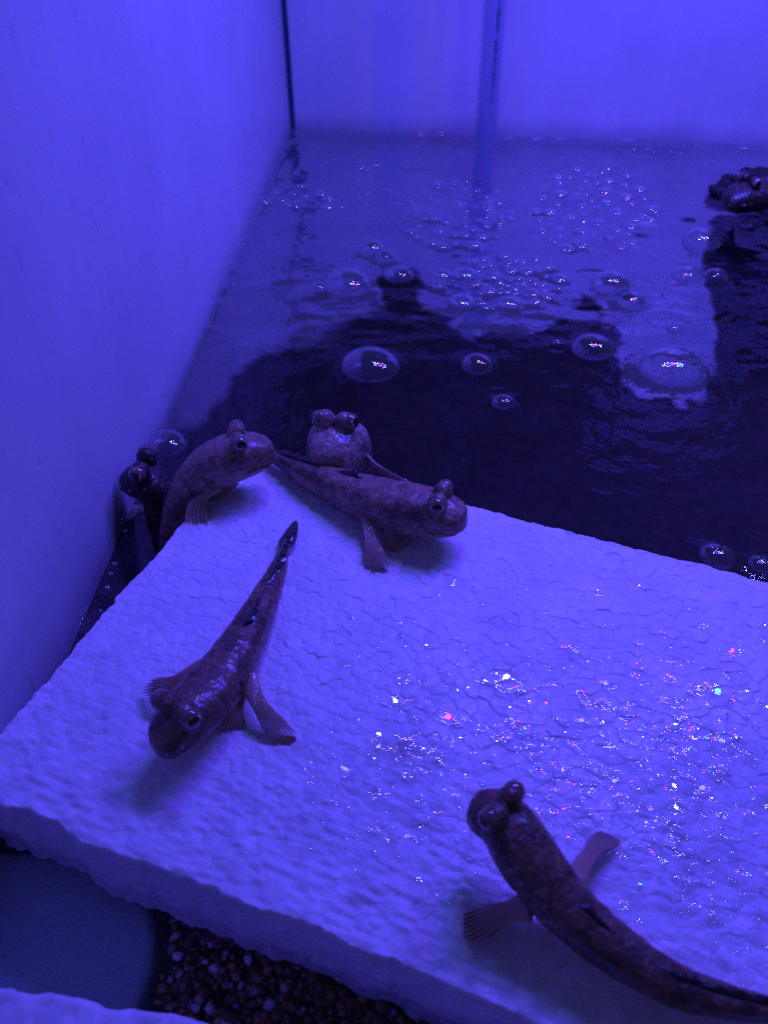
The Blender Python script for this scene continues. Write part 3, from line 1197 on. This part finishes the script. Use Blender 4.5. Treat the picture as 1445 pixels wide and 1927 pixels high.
    def eye(self, ep, out, u, fw):
        er = self.er
        look = Vector(out) * 1.0 + Vector(fw) * .30 + Vector(u) * .34
        look.normalize()
        upv = Vector(u)
        x = look.cross(upv).normalized()
        y = x.cross(look).normalized()
        cen = Vector(ep) + look * er * .34 - Vector(self.o)

        def cap(name, r, a0, a1, mat, squash=1.0, lift=0.0, parent=None, nu=10, nv=28):
            v, f = [], []
            for i in range(nu):
                a = a0 + (a1 - a0) * i / (nu - 1)
                for j in range(nv):
                    b = j / nv * 2 * math.pi
                    q = look * (math.cos(a) * r) + x * (math.sin(a) * math.cos(b) * r) + y * (math.sin(a) * math.sin(b) * r * squash) + y * lift
                    v.append(cen + q)
            return link(name, mesh_py(name, v, grid_faces(nu, nv, True)), mat, parent or self.root)
        e = cap('eye', er * .84, 0.001, math.pi * .72, M_EYE, nu=16)
        cap('iris', er * .857, .66, .80, M_IRIS, .86, 0, e, 4)
        cap('pupil', er * .868, .001, .66, M_PUPIL, .86, 0, e, 8)

    # --- fins
    def fan(self, name, A, B, Cc, side, w0, w1, mat, rays=8, curl=0.0, tips=.26, spread=1.0, thick=.0007, lift=None):
        """arm and fan: bezier A-B-C, widening to a rayed fringe"""
        A, B, Cc = Vector(A), Vector(B), Vector(Cc)
        side = Vector(side).normalized()
        nu, nk = 30, rays * 6 + 1
        top, bot, rv = [], [], []
        for i in range(nu):
            q = i / (nu - 1)
            for j in range(nk):
                k = j / (nk - 1) * 2 - 1
                rp = .5 + .5 * math.cos((k + 1) / 2 * rays * 2 * math.pi + math.pi)      # 1 on a ray
                jit = .5 * noise.noise((A.x * 900 + round((k + 1) / 2 * rays) * 3.1, A.y * 700, 1.7))
                qq = q * (1 + tips * ((1 + jit) * rp - .55) * max(0, (q - .55) / .45) - .16 * k * k * max(0, q - .4) + .05 * k * max(0, q - .4))
                p = A * (1 - qq) ** 2 + B * 2 * qq * (1 - qq) + Cc * qq * qq
                t = (B - A) * (1 - qq) + (Cc - B) * qq
                t.normalize()
                sd = (side - t * side.dot(t)).normalized()
                nn = sd.cross(t).normalized()
                if nn.z < 0: nn = -nn
                sp = max(0, (q - .45) / .55)
                wd = w0 + (w1 - w0) * (sp ** .9) if q > .45 else w0 * (1.45 - .45 * q / .45)
                p = p + sd * k * wd * (1 + .18 * sp * spread)
                th = thick * (1.9 - 1.5 * q) * math.sqrt(max(.05, 1 - k * k * (1 - .8 * sp)))
                rdg = .00026 * rp * min(1, q * 2.2)
                arch = nn * (curl * (1 - k * k) * sp * (1 - .6 * q))
                top.append(p + nn * (th + rdg) + arch - Vector(self.o))
                bot.append(p - nn * th + arch - Vector(self.o))
                rv.append(max(rp, 1 - sp * 1.2))
        nn_ = nu * nk
        faces = grid_faces(nu, nk)
        faces += [tuple(reversed([i + nn_ for i in f])) for f in grid_faces(nu, nk)]
        ring = [j for j in range(nk)] + [i * nk + nk - 1 for i in range(1, nu)] + [(nu - 1) * nk + j for j in range(nk - 2, -1, -1)] + [i * nk for i in range(nu - 2, 0, -1)]
        for a, b in zip(ring, ring[1:] + ring[:1]):
            faces.append((b, a, a + nn_, b + nn_))
        me = mesh_py(name, top + bot, faces)
        at = me.attributes.new('ray', 'FLOAT', 'POINT')
        at.data.foreach_set('value', rv + rv)
        return link(name, me, mat, self.root)

    def ribbon(self, name, s0, s1, h, lean, mat, shape='long', n=64):
        """a dorsal or tail fin standing (or folded) on the midline"""
        v, rv = [], []
        m = 7
        for sgn in (1, -1):
            for i in range(n):
                q = i / (n - 1)
                s = s0 + (s1 - s0) * q
                c, t, u, l = self.frame(min(s, 1))
                tp_ = float(self.prof(min(s, 1))[1])
                if shape == 'long':
                    hh = h * min(1, q * 7, (1 - q) * 5 + .15) * (1 + .16 * math.sin(q * 40) + .10 * noise.noise((q * 22, 1, 2)))
                else:
                    hh = h * (1 - q) ** .7 * min(1, q * 9 + .25)
                for j in range(m):
                    k = j / (m - 1)
                    a = lean * k + .20 * k * math.sin(q * 17)
                    rel = u * math.cos(a) + l * math.sin(a)
                    p = c + u * (tp_ * .965) + rel * hh * k + t * hh * .7 * k + l * sgn * (.00035 * (1.3 - k))
                    v.append(p - self.o)
                    rv.append(.5 + .5 * math.cos(q * 2 * math.pi * 18))
        N1 = n * m
        f = grid_faces(n, m) + [tuple(reversed([i + N1 for i in g])) for g in grid_faces(n, m)]
        for i in range(n - 1):
            a = i * m + m - 1
            f.append((a, a + m, a + m + N1, a + N1))
        for base in (0, (n - 1) * m):
            for j in range(m - 1):
                f.append((base + j, base + j + 1, base + j + 1 + N1, base + j + N1))
        me = mesh_py(name, v, f)
        at = me.attributes.new('ray', 'FLOAT', 'POINT')
        at.data.foreach_set('value', rv)
        return link(name, me, mat, self.root)

    def tail(self, length, h, mat, bend=(0, 0, 0), lean=0.0):
        c, t, u, l = self.frame(1.0)
        v, rv = [], []
        n, m = 22, 31
        bend = np.array(bend)
        a = lean
        uu = u * math.cos(a) + l * math.sin(a)
        ll = l * math.cos(a) - u * math.sin(a)
        h0 = float(self.prof(.985)[1])
        for sgn in (1, -1):
            for i in range(n):
                q = i / (n - 1)
                for j in range(m):
                    k = j / (m - 1) * 2 - 1
                    hh = h0 + (h - h0) * math.sin(min(1, q * 1.7) * math.pi / 2)
                    qq = q * (1 - .38 * k * k)
                    rp = .5 + .5 * math.cos((k + 1) * math.pi * 9)
                    p = c - t * .002 + t * length * qq + bend * qq * qq + uu * hh * k * (1 - .20 * q * q) + ll * sgn * (.0011 * (1 - q) + .00025 + .0002 * rp)
                    v.append(p - self.o)
                    rv.append(max(rp, 1 - q * 2.5))
        N1 = n * m
        f = grid_faces(n, m) + [tuple(reversed([i + N1 for i in g])) for g in grid_faces(n, m)]
        ring = [j for j in range(m)] + [i * m + m - 1 for i in range(1, n)] + [(n - 1) * m + j for j in range(m - 2, -1, -1)] + [i * m for i in range(n - 2, 0, -1)]
        for x, y in zip(ring, ring[1:] + ring[:1]):
            f.append((y, x, x + N1, y + N1))
        me = mesh_py('tail_fin', v, f)
        at = me.attributes.new('ray', 'FLOAT', 'POINT')
        at.data.foreach_set('value', rv)
        return link('tail_fin', me, mat, self.root)


# --- the long one lying along the back edge, facing right
f2 = Fish('long brown speckled mudskipper lying along the back edge, facing right', [
    U(877, 982, .0125), U(848, 972, .0140), U(800, 962, .0135), U(740, 950, .0115), U(680, 932, .0095),
    U(610, 905, .0078), U(550, 878, .0060), U(502, 855, .0045)], M_SKIN, wm=1.12, hm=1.22, roll=0)
f2.fan('pectoral_fin', f2.at(.36, -.008, -.003), U(697, 1010, .007), U(710, 1068, .0006), (1, 0, .1), .0021, .0040, M_FIN, curl=.0014)
f2.fan('pectoral_fin', f2.at(.36, .008, -.003), f2.at(.30, .016, -.006), f2.at(.26, .022, -.011), (1, -.3, 0), .0022, .0045, M_FIN, curl=.001)
f2.fan('pelvic_fin', f2.at(.28, -.002, -.006), U(735, 1005, .005), U(752, 1030, .0008), (1, .2, 0), .0030, .0042, M_FIN, tips=.05)
f2.ribbon('dorsal_fin', .42, .56, .0035, .9, M_FIN_DARK, 'short')
f2.ribbon('dorsal_fin', .64, .93, .0026, 1.2, M_FIN_DARK)
f2.tail(.014, .0055, M_FIN_DARK)

# --- the dark one in the middle, walking towards the lower left
f3 = Fish('dark mudskipper stretched diagonally on the foam, head towards the lower left', [
    U(292, 1412, .0120), U(322, 1380, .0145), U(360, 1340, .0145), U(400, 1296, .0122), U(440, 1240, .0100),
    U(472, 1183, .0084), U(500, 1125, .0068), U(524, 1070, .0050), U(540, 1020, .0036)], M_SKIN_DARK, wm=.97, hm=.99)
f3.fan('pectoral_fin', f3.at(.33, .007, -.001), U(482, 1330, .009), U(536, 1388, .0008), (.85, .5, .25), .0024, .0031, M_FIN, curl=.0012)
f3.fan('pectoral_fin', f3.at(.30, -.007, .001), U(322, 1292, .012), U(282, 1301, .0050), (.3, .8, .5), .0022, .0034, M_FIN, curl=.001)
f3.fan('pelvic_fin', f3.at(.30, .003, -.007), U(440, 1345, .005), U(432, 1372, .0008), (1, .4, 0), .0034, .0048, M_FIN, tips=.05)
f3.ribbon('dorsal_fin', .46, .62, .0034, 1.1, M_FIN_DARK, 'short')
f3.ribbon('dorsal_fin', .68, .98, .0030, 1.15, M_FIN_DARK)
f3.tail(.0135, .0042, M_FIN_DARK, (.001, .002, 0), lean=1.0)

# --- the near one at the lower right, leaving the frame
f4 = Fish('nearest dark mudskipper at the lower right, tail running out of frame', [
    U(886, 1521, .0190), U(916, 1527, .0215), U(950, 1548, .0225), U(983, 1597, .0205), U(1040, 1678, .0150),
    U(1128, 1764, .0110), U(1260, 1850, .0088), U(1370, 1885, .0072), U(1480, 1905, .0055), U(1570, 1912, .0040)], M_SKIN_DARK, wm=.95, hm=.98, size=.100)
f4.fan('pectoral_fin', f4.at(.30, .006, -.003), U(955, 1712, .009), U(884, 1748, .0008), (.3, 1, .2), .0028, .0038, M_FIN, curl=.0016)
f4.fan('pectoral_fin', f4.at(.34, -.007, -.002), U(1108, 1590, .010), U(1146, 1578, .0010), (.9, -.6, 0), .0020, .0029, M_FIN, curl=.0012)
f4.ribbon('dorsal_fin', .36, .48, .0017, -1.2, M_FIN_DARK, 'short')
f4.ribbon('dorsal_fin', .58, .92, .0014, -1.2, M_FIN_DARK)
f4.tail(.016, .0055, M_FIN_DARK)

# --- the one climbing over the back left corner
f1 = Fish('brown mudskipper climbing over the left corner of the foam, head up', [
    U(514, 848, .0175), U(482, 850, .0195), U(442, 858, .0190), U(402, 876, .0135), U(368, 910, .0050),
    U(345, 955, -.0080), U(331, 1005, -.0250), U(322, 1060, -.0450), U(318, 1120, -.0680)], M_SKIN, wm=1.05, hm=1.20, puff=.10, eye_s=.122)
f1.fan('pectoral_fin', f1.at(.27, -.008, -.006), U(372, 928, .007), U(370, 976, .0006), (1, .1, .1), .0020, .0044, M_FIN, rays=6, tips=.42, curl=.0012)
f1.fan('pelvic_fin', f1.at(.24, -.001, -.010), U(412, 905, .006), U(430, 928, .0010), (1, .3, 0), .0036, .0054, M_FIN, tips=.05)
f1.fan('pectoral_fin', f1.at(.27, .008, -.006), f1.at(.27, .014, -.012), f1.at(.24, .018, -.020), (1, .1, .1), .0022, .0050, M_FIN)
f1.ribbon('dorsal_fin', .40, .52, .0030, .8, M_FIN_DARK, 'short')

# --- the one looking over the back of the long one, face to the camera
b5 = U(618, 884, .0120)
f5 = Fish('grey mudskipper facing the camera with puffed cheeks, behind the long one', [
    b5, b5 + Vector((.0012, .008, .0022)), b5 + Vector((.0030, .018, .0005)), b5 + Vector((.0060, .030, -.0085)),
    b5 + Vector((.0090, .040, -.0210)), b5 + Vector((.0120, .050, -.0350)), b5 + Vector((.0160, .062, -.0540))],
    M_SKIN_GREY, wm=1.22, hm=1.40, puff=.16, eye=1.15, eye_s=.13, eye_up=3)
f5.fan('pectoral_fin', f5.at(.32, .010, -.004), U(706, 884, .008), U(764, 911, .0025), (.05, -.65, .75), .0040, .0060, M_FIN_PALE, curl=.001)
f5.fan('pectoral_fin', f5.at(.32, -.010, -.004), f5.at(.34, -.018, -.012), f5.at(.38, -.022, -.022), (.3, 1, .2), .0030, .0050, M_FIN_PALE)
f5.ribbon('dorsal_fin', .45, .6, .0035, .5, M_FIN_DARK, 'short')

# --- the dark one half sunken between wall and foam
f6 = Fish('blackish mudskipper half sunken between the left wall and the foam', [
    U(236, 902, -.012), U(256, 902, -.0105), U(284, 910, -.013), U(305, 940, -.024), U(312, 990, -.040),
    U(318, 1050, -.058), U(322, 1110, -.078)], M_SKIN_BLACK, wm=1.15, hm=1.15, eye=1.2, eye_s=.085, eye_up=4.0, eye_lat=1.35)
f6.fan('pectoral_fin', f6.at(.33, -.008, -.004), f6.at(.36, -.014, -.010), f6.at(.40, -.016, -.018), (0, 1, .2), .0026, .0050, M_FIN)

# --- the one on the rock at the right edge
f7 = Fish('brown mudskipper on the black rock at the right edge, partly out of frame', [
    U(1360, 384, -.006), U(1380, 376, -.003), U(1412, 368, -.002), U(1455, 362, -.002), U(1500, 362, -.002),
    U(1560, 366, -.004), U(1620, 372, -.006)], M_SKIN_BLACK, wm=1.35, hm=1.25, size=.130, eye_s=.15, eye_up=3, eye_lat=1.3)
f7.fan('pectoral_fin', f7.at(.30, -.012, -.006), f7.at(.30, -.018, -.012), f7.at(.26, -.020, -.018), (1, 0, 0), .0030, .0060, M_FIN)

# ------------------------------------------------------------------ drops of water
def puddle_mesh(name, nu=14, nv=40):
    v, f = [(0, 0, .085)], []
    for i in range(1, nu):
        q = i / (nu - 1)
        for j in range(nv):
            b = j / nv * 2 * math.pi
            rr = q * (1 + .16 * noise.noise((math.cos(b) * 1.3, math.sin(b) * 1.3, 4.2)))
            v.append((rr * math.cos(b), rr * math.sin(b), .085 * (1 - q ** 5) - (.10 if i == nu - 1 else 0) + .006 * noise.noise((rr * math.cos(b) * 2, rr * math.sin(b) * 2, 1.1))))
    for j in range(nv): f.append((0, 1 + j, 1 + (j + 1) % nv))
    for i in range(nu - 2):
        for j in range(nv):
            k = (j + 1) % nv
            f.append((1 + i * nv + j, 1 + (i + 1) * nv + j, 1 + (i + 1) * nv + k, 1 + i * nv + k))
    return mesh_py(name, v, f)


ME_DROP = puddle_mesh('water_drop')
ME_DROP.materials.append(M_DROP)
for (px, py, rx, ry, rot, lab) in [
    (950, 1282, 38, 42, 0, 'largest round water drop on the foam with a crescent glint'),
    (1098, 1316, 13, 30, .2, 'upright slender water drop with a violet glint right of the round drop'),
    (940, 1390, 26, 14, .3, 'flat slanting water drop with a violet glint below the round drop'),
    (1306, 1382, 16, 24, -.5, 'bright water drop gleaming white at the right of the foam'),
    (1318, 1294, 12, 10, 0, 'small gleaming water drop above the brightest one'),
    (1316, 1726, 28, 10, -.2, 'long thin water drop right of the nearest fish'),
    (1372, 1590, 46, 18, -.4, 'smeared water streak with sparkling rim at the right edge'),
    (895, 1568, 14, 12, 0, 'water drop beside the snout of the nearest fish'),
    (738, 1432, 14, 12, 0, 'water drop amid the sparkles left of the middle'),
]:
    o = link('water_drop', ME_DROP, None)
    k = MPP(px, py)
    o.location = U(px, py) + Vector((0, 0, -.0001))
    o.scale = (rx * k, ry * k * 1.25, min(rx, ry) * k * 1.6)
    o.rotation_euler.z = rot
    tag(o, lab, 'water drop', 'water drops on the foam')


def droplets():
    """thin lenses of water lying on the beads, each tilted as its bead is"""
    r = np.random.default_rng(77)
    dv = np.array([v.co[:] for v in ME_TINY.vertices])
    df = [list(p.vertices) for p in ME_TINY.polygons]
    V, F, off = [], [], 0
    cl = [(760, 1410, 75, 95), (1310, 1400, 70, 110), (1100, 1430, 130, 90), (930, 1330, 120, 70), (1250, 1560, 130, 90), (1340, 1720, 90, 70), (640, 1540, 60, 60)]
    for i in range(1500):
        k = r.random()
        if k < .72:
            c = cl[r.choice(len(cl), p=[.22, .24, .18, .10, .12, .09, .05])]
            px, py = r.normal(c[0], c[2]), r.normal(c[1], c[3])
        elif k < .92:
            px, py = r.normal(1080, 260), r.normal(1430, 160)
        else:
            px, py = r.uniform(480, 1440), r.uniform(1080, 1850)
        if not (430 < px < 1500 and 1060 < py < 1880): continue
        p = U(px, py)
        lu, lv = foam_local(p.x, p.y)
        if not (.004 < lu < FOAM_LEN - .004 and .012 + .03 * lu < lv < FOAM_DEPTH - .004): continue
        s = .00055 + .0023 * r.random() ** 3
        b = dv * [s, s * r.uniform(.6, 1.5), s]
        a = r.uniform(0, 6.28)
        b[:, :2] = b[:, :2] @ np.array([[math.cos(a), -math.sin(a)], [math.sin(a), math.cos(a)]])
        tx, ty = r.normal(0, .115, 2)
        b[:, 2] += b[:, 0] * tx + b[:, 1] * ty
        V.append(b + [p.x, p.y, .0004])
        F += [[k + off for k in f] for f in df]
        off += len(dv)
    me = mesh_py('droplets', np.concatenate(V), F)
    return tag(link('droplets', me, M_DROP), 'fine sparkling droplets of water on the wet foam', 'droplets', None, 'stuff')


def lens_mesh(name, h, nu, nv):
    v, f = [(0, 0, h)], []
    for i in range(1, nu):
        q = i / (nu - 1)
        for j in range(nv):
            b = j / nv * 2 * math.pi
            v.append((q * math.cos(b), q * math.sin(b), h * (1 - q * q) - (.04 if i == nu - 1 else 0)))
    for j in range(nv): f.append((0, 1 + j, 1 + (j + 1) % nv))
    for i in range(nu - 2):
        for j in range(nv):
            k = (j + 1) % nv
            f.append((1 + i * nv + j, 1 + (i + 1) * nv + j, 1 + (i + 1) * nv + k, 1 + i * nv + k))
    return mesh_py(name, v, f)


ME_TINY = lens_mesh('tiny', .005, 5, 12)
droplets()


def wall_drips():
    r = np.random.default_rng(78)
    dv = np.array([v.co[:] for v in ME_TINY2.vertices])
    df = [list(p.vertices) for p in ME_TINY2.polygons]
    V, F, off = [], [], 0
    for i in range(130):
        y = -r.uniform(.25, .78)
        z = r.uniform(WATER_Z + .01, WALL_TOP)
        s = .0003 + .0008 * r.random() ** 2
        el = r.uniform(1.2, 5)
        q = dv * s
        q = np.stack([q[:, 2] * .5, q[:, 0], q[:, 1] * el], -1)
        V.append(q + [-.0004, y, z])
        F += [[k + off for k in f] for f in df]
        off += len(dv)
    me = mesh_py('drips', np.concatenate(V), F)
    o = link('drips', me, M_DROP, tank)
    o.rotation_euler.z = LEFT_REL
    tag(o, kind='stuff')


ME_TINY2 = dome_mesh('tiny2', .7, 6, 12)
wall_drips()
